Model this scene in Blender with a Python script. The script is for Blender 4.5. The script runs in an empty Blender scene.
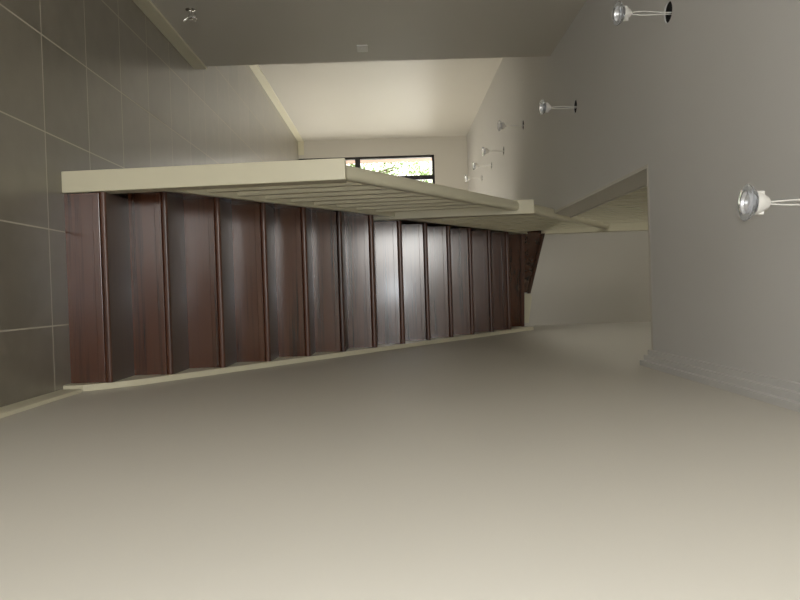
import bpy, bmesh, math, random
from mathutils import Vector, Matrix
random.seed(7)
S = bpy.context.scene
COL = S.collection

# ------------------------------------------------------------------ camera
# the photograph was taken with the camera turned on its side: image right is world up
F_PX, PITCH, YAW, ROLL, EYE = 664.87, 0.0080, 0.0124, 0.0324, 1.4152
def cam_dir(a, b, c):                       # a right, b up, c forward in the levelled frame
    cr, sr = math.cos(ROLL), math.sin(ROLL)
    a, b = a * cr + b * sr, -a * sr + b * cr
    y = c * math.cos(PITCH) - b * math.sin(PITCH)
    z = c * math.sin(PITCH) + b * math.cos(PITCH)
    return Vector((a * math.cos(YAW) + y * math.sin(YAW), -a * math.sin(YAW) + y * math.cos(YAW), z))
cd = bpy.data.cameras.new('camera')
cam = bpy.data.objects.new('camera', cd); COL.objects.link(cam)
cd.sensor_fit = 'HORIZONTAL'; cd.sensor_width = 36.0
cd.lens = F_PX / 800 * 36.0
cd.clip_start = 0.05
up, left, back = cam_dir(0, 1, 0), cam_dir(-1, 0, 0), -cam_dir(0, 0, 1)
M = Matrix((up, left, back)).transposed().to_4x4()
M.translation = Vector((0, 0, EYE))
cam.matrix_world = M
S.camera = cam

# ------------------------------------------------------------------ world, daylight, exposure
S.view_settings.view_transform = 'Standard'
S.view_settings.look = 'None'
S.view_settings.gamma = 1.0
S.view_settings.use_curve_mapping = False
S.view_settings.exposure = 0.16
W = bpy.data.worlds.new('sky'); S.world = W; W.use_nodes = True
bgn = W.node_tree.nodes['Background']
bgn.inputs['Color'].default_value = (1.0, 0.965, 0.87, 1)
bgn.inputs['Strength'].default_value = 3.6

def daylight(name, loc, direction, w, h, power, color=(1, 1, 1), portal=False):
    ld = bpy.data.lights.new(name, 'AREA'); ld.shape = 'RECTANGLE'
    ld.size, ld.size_y = w, h; ld.energy = power; ld.color = color
    o = bpy.data.objects.new(name, ld); COL.objects.link(o)
    o.location = loc
    o.rotation_euler = Vector(direction).to_track_quat('-Z', 'Y').to_euler()
    if portal: ld.cycles.is_portal = True
    return o
daylight('daylight_rear_window', (-0.85, -1.63, 1.62), (0, 1, 0), 0.86, 1.22, 38, (1.0, 0.99, 0.965))
# the camera's own flash, just beside the lens
fl = bpy.data.lights.new('camera_flash', 'POINT'); fl.energy = 22; fl.shadow_soft_size = 0.025; fl.color = (0.9, 0.955, 1.0)
flo = bpy.data.objects.new('camera_flash', fl); COL.objects.link(flo); flo.location = (-0.05, 0.02, EYE + 0.03)
daylight('daylight_side_window', (-5.03, -1.4, 1.35), (1, 0, 0), 3.2, 2.0, 36, (1.0, 0.985, 0.945))
daylight('daylight_garden_door', (-1.26, 10.50, 1.08), (0, -1, 0), 1.66, 2.04, 0, portal=True)
daylight('hall_fill_light', (1.095, 8.3, 1.35), (-1, 0, 0), 2.2, 1.5, 4.8, (1.0, 0.86, 0.58))  # added fill for the far hall recess, from an unseen window
daylight('upper_fill_light', (-2.99, 4.6, 4.0), (1, 0, 0), 2.4, 1.2, 1.3, (1.0, 0.95, 0.85))  # added fill that brightens the upper stairwell, its window is invented

# ------------------------------------------------------------------ materials
def new_mat(name):
    m = bpy.data.materials.new(name); m.use_nodes = True
    nt = m.node_tree; b = nt.nodes['Principled BSDF']
    return m, nt, b
def lin(r, g, b):
    f = lambda c: (c / 255 / 12.92) if c <= 10 else ((c / 255 + 0.055) / 1.055) ** 2.4
    return (f(r), f(g), f(b), 1)
def paint(name, col, rough=0.6, bump=0.04, scale=220, var=0.03):
    m, nt, b = new_mat(name)
    b.inputs['Roughness'].default_value = rough
    tc = nt.nodes.new('ShaderNodeTexCoord')
    n = nt.nodes.new('ShaderNodeTexNoise'); n.inputs['Scale'].default_value = scale; n.inputs['Detail'].default_value = 3
    nt.links.new(tc.outputs['Object'], n.inputs['Vector'])
    n2 = nt.nodes.new('ShaderNodeTexNoise'); n2.inputs['Scale'].default_value = 1.3
    nt.links.new(tc.outputs['Object'], n2.inputs['Vector'])
    mx = nt.nodes.new('ShaderNodeMix'); mx.data_type = 'RGBA'
    mx.inputs['A'].default_value = col
    mx.inputs['B'].default_value = tuple(c * (1 - 2 * var) for c in col[:3]) + (1,)
    nt.links.new(n2.outputs['Fac'], mx.inputs['Factor'])
    nt.links.new(mx.outputs['Result'], b.inputs['Base Color'])
    bp = nt.nodes.new('ShaderNodeBump'); bp.inputs['Strength'].default_value = bump; bp.inputs['Distance'].default_value = 0.002
    nt.links.new(n.outputs['Fac'], bp.inputs['Height']); nt.links.new(bp.outputs['Normal'], b.inputs['Normal'])
    return m
def wood(name, c1, c2, rough=0.22, top_tint=None, coat=1.0):
    m, nt, b = new_mat(name)
    tc = nt.nodes.new('ShaderNodeTexCoord')
    oi = nt.nodes.new('ShaderNodeObjectInfo')
    mp = nt.nodes.new('ShaderNodeMapping'); mp.inputs['Scale'].default_value = (1.6, 75, 75)
    add = nt.nodes.new('ShaderNodeVectorMath'); add.operation = 'ADD'
    sc = nt.nodes.new('ShaderNodeVectorMath'); sc.operation = 'SCALE'; sc.inputs['Scale'].default_value = 0.0
    geo = nt.nodes.new('ShaderNodeNewGeometry')
    nt.links.new(geo.outputs['Position'], mp.inputs['Vector'])
    n = nt.nodes.new('ShaderNodeTexNoise'); n.inputs['Scale'].default_value = 1.0; n.inputs['Detail'].default_value = 6; n.inputs['Roughness'].default_value = 0.62
    nt.links.new(mp.outputs['Vector'], n.inputs['Vector'])
    mp2 = nt.nodes.new('ShaderNodeMapping'); mp2.inputs['Scale'].default_value = (0.8, 16, 16)
    nt.links.new(geo.outputs['Position'], mp2.inputs['Vector'])
    n2 = nt.nodes.new('ShaderNodeTexNoise'); n2.inputs['Scale'].default_value = 1.0; n2.inputs['Detail'].default_value = 2
    nt.links.new(mp2.outputs['Vector'], n2.inputs['Vector'])
    av = nt.nodes.new('ShaderNodeMath'); av.operation = 'ADD'
    nt.links.new(n.outputs['Fac'], av.inputs[0]); nt.links.new(n2.outputs['Fac'], av.inputs[1])
    cr = nt.nodes.new('ShaderNodeValToRGB')
    cr.color_ramp.elements[0].position = 0.78; cr.color_ramp.elements[0].color = c1
    cr.color_ramp.elements[1].position = 1.22; cr.color_ramp.elements[1].color = c2
    nt.links.new(av.outputs[0], cr.inputs['Fac'])
    if top_tint:      # greyer colour mixed into the upward faces
        sn = nt.nodes.new('ShaderNodeSeparateXYZ'); nt.links.new(geo.outputs['Normal'], sn.inputs[0])
        gt = nt.nodes.new('ShaderNodeMath'); gt.operation = 'GREATER_THAN'; gt.inputs[1].default_value = 0.9
        nt.links.new(sn.outputs['Z'], gt.inputs[0])
        ml = nt.nodes.new('ShaderNodeMath'); ml.operation = 'MULTIPLY'; ml.inputs[1].default_value = 0.75
        nt.links.new(gt.outputs[0], ml.inputs[0])
        md = nt.nodes.new('ShaderNodeMix'); md.data_type = 'RGBA'; md.inputs['B'].default_value = top_tint
        nt.links.new(ml.outputs[0], md.inputs['Factor']); nt.links.new(cr.outputs['Color'], md.inputs['A'])
        nt.links.new(md.outputs['Result'], b.inputs['Base Color'])
    else:
        nt.links.new(cr.outputs['Color'], b.inputs['Base Color'])
    b.inputs['Roughness'].default_value = rough
    b.inputs['Coat Weight'].default_value = coat; b.inputs['Coat Roughness'].default_value = 0.17
    bp = nt.nodes.new('ShaderNodeBump'); bp.inputs['Strength'].default_value = 0.06; bp.inputs['Distance'].default_value = 0.001
    nt.links.new(n.outputs['Fac'], bp.inputs['Height']); nt.links.new(bp.outputs['Normal'], b.inputs['Normal'])
    return m
def plain(name, col, rough=0.5, metal=0.0, **kw):
    m, nt, b = new_mat(name)
    n = nt.nodes.new('ShaderNodeTexNoise'); n.inputs['Scale'].default_value = 60
    mr = nt.nodes.new('ShaderNodeMapRange')
    mr.inputs['To Min'].default_value = max(0.0, rough - 0.04); mr.inputs['To Max'].default_value = min(1, rough + 0.04)
    nt.links.new(n.outputs['Fac'], mr.inputs['Value']); nt.links.new(mr.outputs['Result'], b.inputs['Roughness'])
    b.inputs['Base Color'].default_value = col
    b.inputs['Metallic'].default_value = metal
    for k, v in kw.items(): b.inputs[k].default_value = v
    return m

WALL = paint('cream_wall_paint', lin(207, 202, 191), 0.45)
CEIL = paint('ceiling_paint', lin(215, 213, 210), 0.7)
TRIM = paint('cream_gloss_trim', lin(222, 216, 190), 0.35, bump=0.01)
CORN = paint('white_cornice_paint', lin(226, 224, 216), 0.6, bump=0.01)
MERBAU = wood('merbau_timber', lin(55, 31, 20), lin(87, 51, 33), 0.2, coat=0.7)
TREADW = wood('grey_topped_merbau_tread', lin(55, 31, 20), lin(87, 51, 33), 0.36, lin(88, 80, 73), 0.25)
CHROME = plain('chrome', (0.75, 0.74, 0.72, 1), 0.12, 1.0)
WHITEP = plain('white_plastic', lin(232, 230, 224), 0.35)
CLEAR = plain('clear_lens_plastic', (0.95, 0.97, 1.0, 1), 0.05, 0.0, **{'Transmission Weight': 0.93, 'IOR': 1.12})
REFL = plain('silver_reflector', (0.88, 0.89, 0.92, 1), 0.35, 0.6)
LEDM = plain('led_chip', (0.95, 0.95, 0.9, 1), 0.3)
BLACKF = plain('black_window_aluminium', lin(34, 31, 30), 0.35)
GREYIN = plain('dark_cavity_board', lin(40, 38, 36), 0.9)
BRICK = paint('pink_brick', lin(226, 186, 170), 0.85, bump=0.3, scale=60, var=0.15)
PAVE = paint('pale_concrete_paving', lin(190, 186, 176), 0.9)
LEAF = paint('hedge_leaf_green', lin(178, 206, 146), 0.6, var=0.25)
BARK = paint('hedge_branch_brown', lin(90, 74, 58), 0.9)
GLASS, nt, b = new_mat('window_glass')
b.inputs['Base Color'].default_value = (1, 1, 1, 1); b.inputs['Roughness'].default_value = 0.0
b.inputs['Transmission Weight'].default_value = 1.0; b.inputs['IOR'].default_value = 1.02

# tiles: 400 mm square with thin pale joints
TILE, nt, b = new_mat('grey_floor_tile')
geo = nt.nodes.new('ShaderNodeNewGeometry')
sep = nt.nodes.new('ShaderNodeSeparateXYZ'); nt.links.new(geo.outputs['Position'], sep.inputs[0])
def mth(op, a, bb=None, c=None):
    n = nt.nodes.new('ShaderNodeMath'); n.operation = op
    for i, v in enumerate((a, bb, c)):
        if v is None: continue
        if isinstance(v, (int, float)): n.inputs[i].default_value = v
        else: nt.links.new(v, n.inputs[i])
    return n.outputs[0]
cells = []
dist = []
for axis, off in (('X', -1.5048), ('Y', 2.7555)):
    t = mth('DIVIDE', mth('SUBTRACT', sep.outputs[axis], off), 0.4)
    fr = mth('FRACT', mth('ADD', t, 50.0))
    cells.append(mth('FLOOR', mth('ADD', t, 50.0)))
    d = mth('MULTIPLY', mth('MINIMUM', fr, mth('SUBTRACT', 1.0, fr)), 0.4)
    dist.append(d)
dmin = mth('MINIMUM', dist[0], dist[1])
joint = mth('LESS_THAN', dmin, 0.0028)
comb = nt.nodes.new('ShaderNodeCombineXYZ'); nt.links.new(cells[0], comb.inputs[0]); nt.links.new(cells[1], comb.inputs[1])
wn = nt.nodes.new('ShaderNodeTexWhiteNoise'); nt.links.new(comb.outputs[0], wn.inputs['Vector'])
n1 = nt.nodes.new('ShaderNodeTexNoise'); n1.inputs['Scale'].default_value = 9; n1.inputs['Detail'].default_value = 6
nt.links.new(geo.outputs['Position'], n1.inputs['Vector'])
fac = mth('ADD', mth('MULTIPLY', wn.outputs['Value'], 0.35), mth('MULTIPLY', n1.outputs['Fac'], 0.65))
mx = nt.nodes.new('ShaderNodeMix'); mx.data_type = 'RGBA'
mx.inputs['A'].default_value = lin(98, 92, 81); mx.inputs['B'].default_value = lin(132, 125, 112)
nt.links.new(fac, mx.inputs['Factor'])
mj = nt.nodes.new('ShaderNodeMix'); mj.data_type = 'RGBA'
nt.links.new(joint, mj.inputs['Factor']); nt.links.new(mx.outputs['Result'], mj.inputs['A'])
mj.inputs['B'].default_value = lin(190, 183, 168)
nt.links.new(mj.outputs['Result'], b.inputs['Base Color'])
nt.links.new(mth('ADD', 0.33, mth('MULTIPLY', joint, 0.4)), b.inputs['Roughness'])
b.inputs['IOR'].default_value = 1.6; nt.links.new(mth('MULTIPLY', 0.55, mth('SUBTRACT', 1.0, joint)), b.inputs['Coat Weight']); b.inputs['Coat Roughness'].default_value = 0.28
bp = nt.nodes.new('ShaderNodeBump'); bp.inputs['Strength'].default_value = 0.12; bp.inputs['Distance'].default_value = 0.002
nt.links.new(mth('SUBTRACT', mth('MULTIPLY', n1.outputs['Fac'], 0.25), joint), bp.inputs['Height'])
nt.links.new(bp.outputs['Normal'], b.inputs['Normal'])

# ------------------------------------------------------------------ mesh helpers
def box(bm, x0, x1, y0, y1, z0, z1, bev=0.0):
    vs = [bm.verts.new((x, y, z)) for x in (x0, x1) for y in (y0, y1) for z in (z0, z1)]
    fs = []
    for f in ((0, 1, 3, 2), (4, 6, 7, 5), (0, 4, 5, 1), (2, 3, 7, 6), (0, 2, 6, 4), (1, 5, 7, 3)):
        fs.append(bm.faces.new([vs[i] for i in f]))
    if bev > 0:
        ed = list({e for f in fs for e in f.edges})
        bmesh.ops.bevel(bm, geom=ed, offset=bev, segments=2, profile=0.5, affect='EDGES')
def prism(bm, pts, axis, lo, hi, bev=0.0):
    # pts: 2D outline; axis 'X' -> (y,z), 'Y' -> (x,z), 'Z' -> (x,y)
    def P(p, t):
        return (t, p[0], p[1]) if axis == 'X' else (p[0], t, p[1]) if axis == 'Y' else (p[0], p[1], t)
    a = [bm.verts.new(P(p, lo)) for p in pts]; c = [bm.verts.new(P(p, hi)) for p in pts]
    n = len(pts); fs = [bm.faces.new(a), bm.faces.new(c[::-1])]
    for i in range(n):
        fs.append(bm.faces.new((a[i], c[i], c[(i + 1) % n], a[(i + 1) % n])))
    if bev > 0:
        ed = list({e for f in fs for e in f.edges})
        bmesh.ops.bevel(bm, geom=ed, offset=bev, segments=2, profile=0.5, affect='EDGES')
def tube(bm, pts, r, seg=8):
    pts = [Vector(p) for p in pts]; rings = []
    for i, p in enumerate(pts):
        t = (pts[min(i + 1, len(pts) - 1)] - pts[max(i - 1, 0)]).normalized()
        ref = Vector((1, 0, 0)) if abs(t.x) < 0.9 else Vector((0, 1, 0))
        u = t.cross(ref).normalized(); v = t.cross(u)
        rings.append([bm.verts.new(p + r * (math.cos(2 * math.pi * k / seg) * u + math.sin(2 * math.pi * k / seg) * v)) for k in range(seg)])
    for a, c in zip(rings, rings[1:]):
        for k in range(seg):
            bm.faces.new((a[k], a[(k + 1) % seg], c[(k + 1) % seg], c[k]))
    bm.faces.new(rings[0][::-1]); bm.faces.new(rings[-1])
def lathe(bm, prof, seg=32, mat=None):
    # prof: (radius, z) list; closed at ends where r == 0
    rings = []
    for r, z in prof:
        if r <= 1e-6: rings.append([bm.verts.new((0, 0, z))])
        else: rings.append([bm.verts.new((r * math.cos(2 * math.pi * k / seg), r * math.sin(2 * math.pi * k / seg), z)) for k in range(seg)])
    for a, c in zip(rings, rings[1:]):
        for k in range(seg):
            q = [a[k % len(a)], a[(k + 1) % len(a)], c[(k + 1) % len(c)], c[k % len(c)]]
            q2 = []
            for v in q:
                if v not in q2: q2.append(v)
            if len(q2) > 2: bm.faces.new(q2)
def obj(name, bm, mat, parent=None, smooth=False):
    bmesh.ops.recalc_face_normals(bm, faces=bm.faces[:])
    me = bpy.data.meshes.new(name); bm.to_mesh(me); bm.free()
    me.materials.append(mat)
    if smooth:
        for p in me.polygons: p.use_smooth = True
        me.set_sharp_from_angle(angle=math.radians(35))
    o = bpy.data.objects.new(name, me); COL.objects.link(o)
    if parent: o.parent = parent
    return o
def struct(name, bm, mat):
    o = obj(name, bm, mat); o['kind'] = 'structure'; return o
def tag(o, label, cat, group=None):
    o['label'] = label; o['category'] = cat
    if group: o['group'] = group
    return o
def thing(name, label, cat, loc=(0, 0, 0), group=None):
    o = bpy.data.objects.new(name, None); COL.objects.link(o); o.location = loc
    o.empty_display_size = 0.1
    return tag(o, label, cat, group)
def lpart(name, bm, mat, parent, smooth=False):     # part built in world coordinates under a thing
    for v in bm.verts: v.co -= parent.location
    return obj(name, bm, mat, parent, smooth)

# ------------------------------------------------------------------ dimensions
XL, XR, XREC, XOPEN = -1.695, 0.380, -2.38, -0.54
ZC, ZU, YCOR, YFAR, YEND, YOPEN = 2.6146, 2.772, 4.90, 10.32, 6.65, 3.11
RISE, GO, D1 = 0.1848, 0.2312, 2.877
YR0, XS = -4.0, -5.0

# ------------------------------------------------------------------ shell
bm = bmesh.new(); box(bm, XS, XR, YR0, YFAR + 0.2, -0.12, 0); box(bm, XR, 1.1, YEND + 0.1, YFAR + 0.2, -0.12, 0); struct('floor', bm, TILE)
# right wall, one plane through both storeys
bm = bmesh.new(); box(bm, XR, XR + 0.12, YR0, YEND + 0.1, 0, 5.3); struct('wall_right', bm, WALL)
# left wall with the corner the hall opens behind
bm = bmesh.new(); prism(bm, [(XS, 0.5), (XL, 0.5), (XL, YCOR), (XREC - .12, YCOR), (XREC - .12, YCOR - .12), (XL - .12, YCOR - .12), (XL - .12, 0.62), (XS, 0.62)], 'Z', 0, ZC)
struct('wall_left', bm, WALL)
bm = bmesh.new(); box(bm, XREC - .12, XREC, YCOR, YFAR + .2, 0, ZC); struct('wall_left_recess', bm, WALL)
# far wall with the garden door opening
DX0, DX1, DZ1 = -2.11, -0.42, 2.10
bm = bmesh.new()
box(bm, XREC, DX0, YFAR, YFAR + .2, 0, ZC); box(bm, DX1, 1.1, YFAR, YFAR + .2, 0, ZC); box(bm, DX0, DX1, YFAR, YFAR + .2, DZ1, ZC)
struct('wall_far', bm, WALL)
# wall of the far hall behind the stairs, with an added, unseen opening for the hall fill light
bm = bmesh.new()
box(bm, 1.1, 1.22, YEND, YFAR + .2, 0, 0.6); box(bm, 1.1, 1.22, YEND, YFAR + .2, 2.1, ZC)
box(bm, 1.1, 1.22, YEND, 7.2, 0.6, 2.1); box(bm, 1.1, 1.22, 9.4, YFAR + .2, 0.6, 2.1)
struct('wall_hall_right', bm, WALL)
# rear and side walls behind the photographer, each with a window opening
bm = bmesh.new()
box(bm, XS, -1.3, YR0 - .12, YR0, 0, ZC); box(bm, -1.42, -1.3, YR0, -1.6, 0, ZC)
box(bm, -1.3, -1.29, -1.72, -1.6, 0, ZC); box(bm, -0.41, XR, -1.72, -1.6, 0, ZC)
box(bm, -1.29, -0.41, -1.72, -1.6, 0, 1.00); box(bm, -1.29, -0.41, -1.72, -1.6, 2.24, ZC)
struct('wall_rear', bm, WALL)
bm = bmesh.new()
box(bm, XS - .12, XS, YR0, -3.0, 0, ZC); box(bm, XS - .12, XS, 0.2, 0.62, 0, ZC)
box(bm, XS - .12, XS, -3.0, 0.2, 0, 0.35); box(bm, XS - .12, XS, -3.0, 0.2, 2.35, ZC)
struct('wall_side', bm, WALL)
# stair end wall, both storeys
bm = bmesh.new(); box(bm, -0.50, XR + .12, YEND, YEND + .1, 0, 5.3); box(bm, -3.0, -0.50, YEND, YEND + .1, ZU, 5.3); struct('wall_stair_end', bm, WALL)
# upper storey room
bm = bmesh.new(); box(bm, -3.1, -3.0, 0.9, 3.4, ZU, 5.3); box(bm, -3.1, -3.0, 5.8, YEND + .1, ZU, 5.3); box(bm, -3.1, -3.0, 3.4, 5.8, ZU, 3.4); box(bm, -3.1, -3.0, 3.4, 5.8, 4.6, 5.3); box(bm, -3.1, XR + .12, 0.8, 0.9, ZU, 5.3); struct('wall_upper_left', bm, WALL)  # opening on the left is made for the added upper fill
bm = bmesh.new(); box(bm, -3.1, XR + .12, 0.8, YEND + .1, 5.3, 5.4); struct('ceiling_upper', bm, CEIL)

# ceiling sheet with the open downlight holes and the stairwell opening
HOLES = [(-1.150, 2.828), (-1.155, 4.28), (-1.457, 5.963), (-1.452, 7.029), (-1.462, 7.893), (-1.460, 8.75), (-0.205, 1.74)]
bm = bmesh.new()
def loop(pts, z):
    vs = [bm.verts.new((x, y, z)) for x, y in pts]
    return [bm.edges.new((vs[i], vs[(i + 1) % len(vs)])) for i in range(len(vs))]
edges = loop([(XS, YR0), (XR, YR0), (XR, YOPEN), (XOPEN, YOPEN), (XOPEN, YEND), (1.1, YEND), (1.1, YFAR + .2), (XREC - .12, YFAR + .2), (XREC - .12, YCOR - .12), (XL - .12, YCOR - .12), (XL - .12, 0.62), (XS, 0.62)], ZC)
for hx, hy in HOLES:
    edges += loop([(hx + .044 * math.cos(2 * math.pi * k / 24), hy + .044 * math.sin(2 * math.pi * k / 24)) for k in range(24)], ZC)
bmesh.ops.triangle_fill(bm, edges=edges, use_beauty=True, use_dissolve=False)
res = bmesh.ops.extrude_face_region(bm, geom=bm.faces[:])
for g in res['geom']:
    if isinstance(g, bmesh.types.BMVert): g.co.z += 0.007
struct('ceiling', bm, CEIL)
# upper floor deck above the dark ceiling cavity
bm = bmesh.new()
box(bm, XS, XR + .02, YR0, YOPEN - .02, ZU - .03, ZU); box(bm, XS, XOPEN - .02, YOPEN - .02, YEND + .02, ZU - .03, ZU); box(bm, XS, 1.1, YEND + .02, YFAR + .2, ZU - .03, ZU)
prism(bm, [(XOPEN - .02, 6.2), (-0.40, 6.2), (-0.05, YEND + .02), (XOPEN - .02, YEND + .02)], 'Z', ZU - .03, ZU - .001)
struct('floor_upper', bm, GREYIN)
# stairwell fascia boards closing the cavity
bm = bmesh.new(); box(bm, XOPEN - .018, XOPEN, YOPEN - .018, YEND, ZC - .001, ZU + .030); box(bm, XOPEN - .03, XOPEN + .005, YOPEN, YEND, ZU + .030, ZU + .045)
struct('trim_stairwell_left', bm, WALL)
bm = bmesh.new(); box(bm, XOPEN, XR, YOPEN - .018, YOPEN, ZC - .001, ZU + .012); struct('trim_stairwell_front', bm, WALL)

# stepped cornice on the right wall
def cornice(y0, y1):
    bm = bmesh.new()
    w, h = 0.0233, 0.0195
    pts = [(XR, ZC), (XR - 3 * w, ZC), (XR - 3 * w, ZC - h), (XR - 2 * w, ZC - h), (XR - 2 * w, ZC - 2 * h), (XR - w, ZC - 2 * h), (XR - w, ZC - 3 * h), (XR, ZC - 3 * h)]
    prism(bm, pts, 'Y', y0, y1); return bm
struct('trim_cornice', cornice(YR0, YOPEN), CEIL)

# skirting boards
def skirt(pts_box):
    bm = bmesh.new()
    for b_ in pts_box: box(bm, *b_, 0, 0.09, 0.003)
    return bm
struct('baseboard_left', skirt([(XL, XL + .016, 0.5, YCOR + .016), (XREC + .016, XL + .016, YCOR, YCOR + .016)]), TRIM)
struct('baseboard_recess', skirt([(XREC, XREC + .016, YCOR + .016, YFAR)]), TRIM)
struct('baseboard_far', skirt([(XREC, DX0 - .05, YFAR - .016, YFAR), (DX1 + .05, 1.1, YFAR - .016, YFAR)]), TRIM)
struct('baseboard_right', skirt([(XR - .016, XR, YR0, 2.80)]), TRIM)

# garden door: black aluminium frame, one transom, one mullion
bm = bmesh.new()
fy0, fy1 = YFAR + .03, YFAR + .11
box(bm, DX0, DX0 + .035, fy0, fy1, 0, DZ1); box(bm, DX1 - .035, DX1, fy0, fy1, 0, DZ1)
box(bm, DX0, DX1, fy0, fy1, DZ1 - .035, DZ1); box(bm, DX0, DX1, fy0, fy1, 0, .05)
box(bm, DX0, DX1, fy0 + .005, fy1 - .005, .87, .95)
box(bm, -1.80, -1.735, fy0 + .004, fy1 - .004, 0, DZ1); box(bm, -1.09, -1.025, fy0 + .004, fy1 - .004, 0, DZ1)
d1 = struct('door_1', bm, BLACKF)
bm = bmesh.new(); box(bm, DX0 + .03, DX1 - .03, YFAR + .066, YFAR + .072, .04, DZ1 - .03)
g = obj('pane', bm, GLASS, d1)

# ------------------------------------------------------------------ staircase
TX0, TX1 = -0.4975, 0.352
st = thing('staircase', 'dark red-brown timber staircase climbing along the right wall', 'staircase', (-.08, D1, 0))
NT = 0.032
def nose_z(y): return RISE + (y - D1) * RISE / GO
def nosing(y, z, depth):      # side outline of a tread with a rounded front edge
    r = .0135; pts = [(y + depth, z - NT), (y + depth, z)]
    pts += [(y + r - r * math.sin(t), z - r + r * math.cos(t)) for t in [math.radians(a) for a in range(0, 91, 15)]]
    pts += [(y + r - r * math.cos(t), z - NT + r - r * math.sin(t)) for t in [math.radians(a) for a in range(0, 91, 15)]]
    return pts
for i in range(1, 14):
    y = D1 + (i - 1) * GO; z = i * RISE
    tx = -0.470 if i == 1 else TX0 if i < 8 else -0.479
    bm = bmesh.new()
    if i == 1:   # first tread is cut around the newel post
        prism(bm, nosing(y, z, GO + .02), 'X', tx, TX1)
    elif i == 13:
        prism(bm, nosing(y, z, .31), 'X', tx, TX1)
    else:
        prism(bm, nosing(y, z, GO + .02), 'X', tx, TX1)
    lpart('tread', bm, TREADW, st, True)
    bm = bmesh.new()
    box(bm, tx, TX1, y + .016, y + .034, z - RISE, z - NT)
    lpart('riser', bm, MERBAU, st)
for i in range(1, 14):
    y = D1 + (i - 1) * GO; z = i * RISE
    bm = bmesh.new(); box(bm, -0.470 if i == 1 else TX0 if i < 8 else -0.479, TX1, y + .007, y + .016, z - NT - .030, z - NT, .002)
    lpart('cover_strip', bm, MERBAU, st)
# winders turning left round the top newel
def winder(p0, p1, z, far):
    bm = bmesh.new()
    prism(bm, [p0, p1] + far, 'Z', z - NT, z, .003); lpart('winder_tread', bm, TREADW, st)
    d = Vector((p1[0] - p0[0], p1[1] - p0[1])).normalized(); n = Vector((-d.y, d.x))
    a = [(p0[0] + n.x * k, p0[1] + n.y * k) for k in (.016, .034)]; c = [(p1[0] + n.x * k, p1[1] + n.y * k) for k in (.016, .034)]
    bm = bmesh.new(); prism(bm, [a[0], c[0], c[1], a[1]], 'Z', z - RISE, z - NT); lpart('riser', bm, MERBAU, st)
winder((-0.478, 5.90), (TX1, 6.03), 14 * RISE, [(TX1, YEND - .001), (-0.02, YEND - .001), (-0.478, 5.96)])
winder((-0.478, 5.91), (0.06, YEND - .03), 15 * RISE, [(0.05, YEND - .001), (-0.478, YEND - .001)])
# cream wall stringer following the noses
yb = YEND - .02
bm = bmesh.new()
top = .012
pts = [(D1 - .055, 0.0), (D1 - .055, .085), (D1 - .02, .14), (D1 + .07, nose_z(D1 + .07) + top), (5.95, nose_z(5.95) + top), (5.95, nose_z(5.95) - .26), (D1 + .30, 0.0)]
prism(bm, pts, 'X', TX1, XR - .001)
lpart('wall_stringer', bm, TRIM, st)['label'] = 'cream painted stringer against the wall'
bm = bmesh.new()   # skirting over the winders on the end wall
prism(bm, [(0.352, 14 * RISE), (0.352, 14 * RISE + .16), (0.10, 14 * RISE + .20), (0.06, 14 * RISE + .185), (0.06, 14 * RISE)], 'Y', YEND - .018, YEND - .001)
lpart('winder_skirting', bm, TRIM, st)['label'] = 'cream skirting over the winder treads'
# timber outer stringer under the balustrade
def low(y): return (.668 + .775 * (y - 3.471)) if y < 4.45 else (1.684 + .748 * (y - 4.73))
bm = bmesh.new()
prism(bm, [(D1 + .10, 0.0), (D1 + .10, low(D1 + .10)), (4.44, low(4.44)), (4.46, low(4.46)), (5.98, low(5.98)), (5.98, low(5.98) - .32), (D1 + .42, 0.0)], 'X', -0.535, TX0 - .0005)
lpart('outer_stringer', bm, MERBAU, st)
# closed plasterboard under the flight
bm = bmesh.new(); prism(bm, [(D1 + .44, 0), (YEND, 0), (YEND, ZC - .02), (5.98, low(5.98) - .33)], 'X', -0.565, -0.537)
struct('wall_under_stairs', bm, WALL)

# ------------------------------------------------------------------ stair balustrade
NX0, NX1 = -0.585, -0.492
ba = thing('stair_balustrade', 'cream painted balustrade with three posts running up the stairs', 'balustrade', (-.536, 2.9, 0))
def newel(y, z0, z1, par, lean=0.0):
    bm = bmesh.new(); box(bm, NX0, NX1, y, y + .088, z0, z1, .003)
    for v in bm.verts: v.co.x += lean * (1 - (v.co.z - z0) / (z1 - z0))
    return lpart('newel_post', bm, TRIM, par)
newel(D1 - .002, 0, 1.22, ba, .021)     # stands a touch out of plumb
Y2, Y3 = 4.41, 6.05
newel(Y2, 7 * RISE - .01, 2.36, ba, .012)
newel(Y3, 12 * RISE + .09, ZU + 1.12, ba, .012)
def sweep(prof, y0, z0, y1, z1):
    bm = bmesh.new()
    a = [bm.verts.new((x, y0, z0 + z)) for x, z in prof]; c = [bm.verts.new((x, y1, z1 + z)) for x, z in prof]
    n = len(prof); bm.faces.new(a); bm.faces.new(c[::-1])
    for i in range(n): bm.faces.new((a[i], c[i], c[(i + 1) % n], a[(i + 1) % n]))
    return bm
def round_rect(x0, x1, h, r, seg=6):
    pts = []
    for cx, cz, a0 in ((x1 - r, h - r, 0), (x0 + r, h - r, 90), (x0 + r, r, 180), (x1 - r, r, 270)):
        for k in range(seg + 1):
            t = math.radians(a0 + 90 * k / seg); pts.append((cx + r * math.cos(t), cz + r * math.sin(t)))
    return pts
RAILP = round_rect(-.578, -.512, .070, .024)
def rail1(y): return 1.207 + .728 * (y - 3.06)
def rail2(y): return 2.447 + .68 * (y - 4.76)
lpart('handrail', sweep(RAILP, D1 + .086, rail1(D1 + .086), Y2, rail1(Y2)), TRIM, ba, True)
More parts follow.
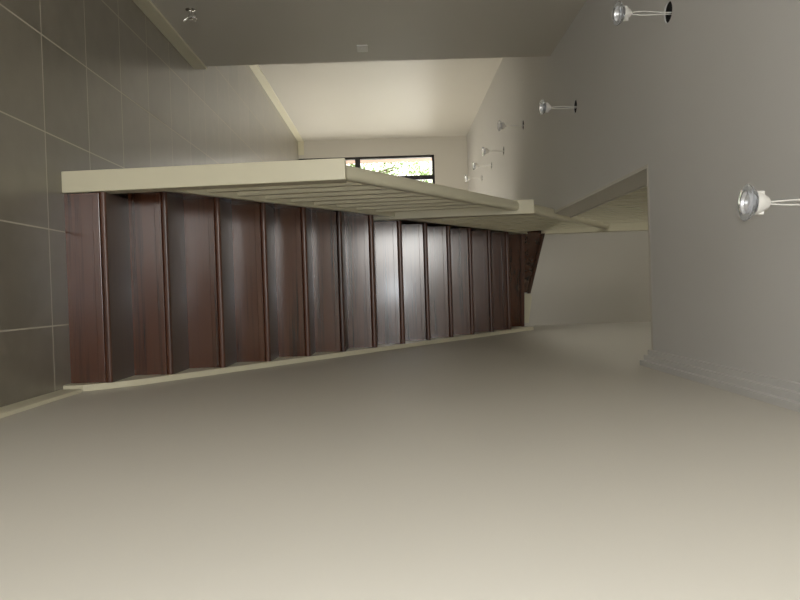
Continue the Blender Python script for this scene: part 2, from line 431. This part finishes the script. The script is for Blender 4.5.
lpart('handrail', sweep(RAILP, Y2 + .088, rail2(Y2 + .088), Y3, rail2(Y3)), TRIM, ba, True)
BASEP = round_rect(-.557, -.498, .040, .004, 2)
BASEQ = round_rect(-.541, -.482, .040, .004, 2)
lpart('base_rail', sweep(BASEP, D1 + .086, low(D1 + .086), Y2, low(Y2)), TRIM, ba, True)
lpart('base_rail', sweep(BASEQ, Y2 + .088, low(Y2 + .088), Y3, low(Y3)), TRIM, ba, True)
def baluster(y, zb0, zb1, zt0, zt1, par, xb=-.529, xt=-.543, w=.017):
    bm = bmesh.new(); prism(bm, [(y - w, zb0), (y + w, zb1), (y + w, zt1), (y - w, zt0)], 'X', -w, w, .002)
    for v in bm.verts: v.co.x += xb + (xt - xb) * (v.co.z - zb0) / (zt0 - zb0)     # follows the slight lean of the posts
    lpart('baluster', bm, TRIM, par)
def balusters(ya, yb, fr, n, xb):
    for k in range(n):
        y = ya + (k + 1) * (yb - ya) / (n + 1)
        baluster(y, low(y - .019) + .03, low(y + .019) + .03, fr(y - .019) + .012, fr(y + .019) + .012, ba, xb)
balusters(D1 + .086, Y2, rail1, 9, -.529)
balusters(Y2 + .088, Y3, rail2, 9, -.514)

# upstairs balustrade along the stairwell edge
ub = thing('landing_balustrade', 'cream balustrade above the stairwell edge, seen through the ceiling opening', 'balustrade', (-.56, 4.5, ZU + .045))
zb = ZU + .045
bm = bmesh.new(); box(bm, NX0 - .03, NX1 - .055, YOPEN + .0, YOPEN + .09, zb, zb + 1.1, .003); lpart('newel_post', bm, TRIM, ub)
UP = round_rect(-.600, -.535, .06, .02)
lpart('handrail', sweep(UP, YOPEN + .091, zb + .94, Y3 - .002, zb + .94), TRIM, ub, True)
n = 19
for k in range(n):
    y = YOPEN + .09 + (k + 1) * (Y3 - YOPEN - .09) / (n + 1)
    baluster(y, zb, zb, zb + .95, zb + .95, ub, -.566, -.566, .016)

# ------------------------------------------------------------------ downlights hanging from their holes
LABELS = ['nearest hall downlight hanging below its round black hole, by the left wall',
          'downlight hanging second nearest over the hall, just past the stairwell front',
          'downlight hanging third nearest over the hall, near recess corner',
          'small downlight hanging fourth in the hall row, between the third and fifth',
          'small downlight hanging fifth in the hall row, close to the far wall',
          'farthest and smallest downlight hanging over the hall by the far wall',
          'large near downlight dangling on two wires beside the right photo edge']
def downlight(i):
    hx, hy = HOLES[i]
    near = i == 6
    drop = 0.278 if near else 0.222
    t = thing('downlight', LABELS[i], 'ceiling light', (hx, hy, ZC - drop), 'downlights hanging from their wires')
    tilt = Matrix.Rotation(math.radians(4 if near else random.uniform(-6, 6)), 4, 'Y') @ Matrix.Rotation(math.radians(6 if near else random.uniform(-8, 4)), 4, 'X')
    def put(name, prof, mat, par, seg=32):
        bm = bmesh.new(); lathe(bm, prof, seg); bmesh.ops.transform(bm, matrix=tilt, verts=bm.verts)
        return obj(name, bm, mat, par, True)
    # clear flared lens dish, silver reflector, led, white cup
    put('lens', [(.0315, .004), (.046, .004), (.049, .008), (.045, .015), (.0325, .028), (.031, .027), (.043, .014), (.0465, .008), (.0315, .0055), (.0315, .004)], CLEAR, t)
    rf = put('reflector', [(.0305, .005), (.0285, .006), (.026, .013), (.0215, .014), (.018, .021), (.0135, .022), (.011, .029), (0, .031), (0, .036), (.013, .034), (.022, .026), (.0305, .012), (.0305, .005)], REFL, t)
    put('led', [(0, .019), (.004, .020), (.0065, .024), (.007, .0295), (0, .0305)], LEDM, rf, 16)
    put('housing', [(.0305, .026), (.0325, .027), (.031, .036), (.026, .047), (.021, .053), (.017, .061), (.012, .065), (0, .066), (0, .062), (.010, .060), (.016, .052), (.022, .046), (.027, .036), (.029, .027), (.0305, .026)], WHITEP, t)
    for s in (-1, 1):
        bm = bmesh.new(); box(bm, s * .026 - .005, s * .026 + .005, -.007, .007, .036, .052, .002)
        bmesh.ops.transform(bm, matrix=tilt, verts=bm.verts); obj('spring_clip', bm, WHITEP, t)
    a = tilt @ Vector((0, 0, .060))
    for s in (-1, 1):
        bm = bmesh.new(); pts = []
        for k in range(13):
            u = k / 12
            base = a.lerp(Vector((0.004, 0.006, drop + .05)), u)
            pts.append(base + Vector((s * (.002 + .005 * math.sin(math.pi * u)), .006 * math.sin(2.3 * math.pi * u) * s, 0)))
        tube(bm, pts, .0022, 8); obj('wire', bm, WHITEP, t, True)
for i in range(7): downlight(i)

# ------------------------------------------------------------------ fittings on the left wall
sw = thing('light_switch', 'white rectangular light switch plate near the corner of the left wall', 'light switch', (XL, 4.62, 1.248))
bm = bmesh.new(); box(bm, 0, .011, -.058, .058, -.037, .037, .003); obj('plate', bm, WHITEP, sw)
for yy in (-.022, .022):
    bm = bmesh.new(); prism(bm, [(.010, -.012), (.016, -.012), (.013, .012), (.010, .012)], 'Y', yy - .007, yy + .007, .0006); obj('rocker', bm, WHITEP, sw)
tp = thing('wall_tap', 'small chrome tap low on the left wall above the skirting board', 'tap', (XL, 3.93, 0.272))
def xl(prof, seg=24):
    bm = bmesh.new(); lathe(bm, prof, seg)
    bmesh.ops.transform(bm, matrix=Matrix.Rotation(math.radians(90), 4, 'Y'), verts=bm.verts); return bm
obj('wall_rose', xl([(0, 0), (.028, 0), (.028, .003), (.022, .008), (.012, .010), (0, .010)]), CHROME, tp, True)
obj('body', xl([(0, .008), (.009, .008), (.009, .034), (.013, .036), (.013, .056), (.009, .060), (0, .060)]), CHROME, tp, True)
bm = bmesh.new(); tube(bm, [(.046, 0, 0), (.048, 0, -.016), (.058, 0, -.030), (.066, 0, -.040)], .007, 12); obj('spout', bm, CHROME, tp, True)
bm = bmesh.new(); tube(bm, [(.046, 0, .008), (.046, 0, .026)], .006, 12); hs = obj('handle_stem', bm, CHROME, tp, True)
bm = bmesh.new(); tube(bm, [(.046, -.024, .028), (.046, .024, .028)], .005, 12); tube(bm, [(.022, 0, .028), (.070, 0, .028)], .005, 12); obj('cross_handle', bm, CHROME, tp, True)

# ------------------------------------------------------------------ garden behind the far door
bm = bmesh.new(); box(bm, -9, 6, YFAR + .2, 22, -.15, -.03); struct('floor_patio', bm, PAVE)
bp_ = tag(obj('brick_pier', (lambda b_: (box(b_, -2.32, -2.105, YFAR + .22, YFAR + .52, -.03, 2.7, .004), b_)[1])(bmesh.new()), BRICK), 'pink brick pier just outside the glass door', 'pier')
def hedge(name, label, cx, cy, w, d, z0, z1, n, leaf):
    t = thing(name, label, 'hedge', (cx, cy, -.03))
    bm = bmesh.new()
    for k in range(n):
        a = random.uniform(0, 2 * math.pi); e = math.acos(random.uniform(-1, 1)); r = random.uniform(.55, 1) ** .5
        p = Vector((math.sin(e) * math.cos(a) * w * r, math.sin(e) * math.sin(a) * d * r, (z0 + z1) / 2 + math.cos(e) * (z1 - z0) / 2 * r))
        q = Matrix.Rotation(random.uniform(0, 6.28), 3, 'Z') @ Matrix.Rotation(random.uniform(-1.1, 1.1), 3, 'X')
        s = leaf * random.uniform(.7, 1.3)
        vs = [bm.verts.new(p + q @ Vector(v)) for v in ((0, -s, 0), (s * .5, 0, s * .12), (0, s, 0), (-s * .5, 0, s * .12))]
        bm.faces.new(vs)
    obj('foliage', bm, LEAF, t)
    for k in range(5):
        bm = bmesh.new(); a = k * 1.26
        tube(bm, [(0.05 * math.cos(a), .05 * math.sin(a), 0), (.12 * w * math.cos(a), .2 * d * math.sin(a), z0 + .4), (.45 * w * math.cos(a), .4 * d * math.sin(a), (z0 + z1) / 2 + .2)], .022, 8)
        obj('branch', bm, BARK, t, True)
hedge('garden_shrub', 'tall green shrub beyond the glass door', -2.5, 15.4, .95, .7, .15, 2.5, 5200, .045)
hedge('garden_shrub', 'lower green shrub standing right of the tall one outside', -.45, 15.0, .8, .6, .1, 2.0, 4200, .045)
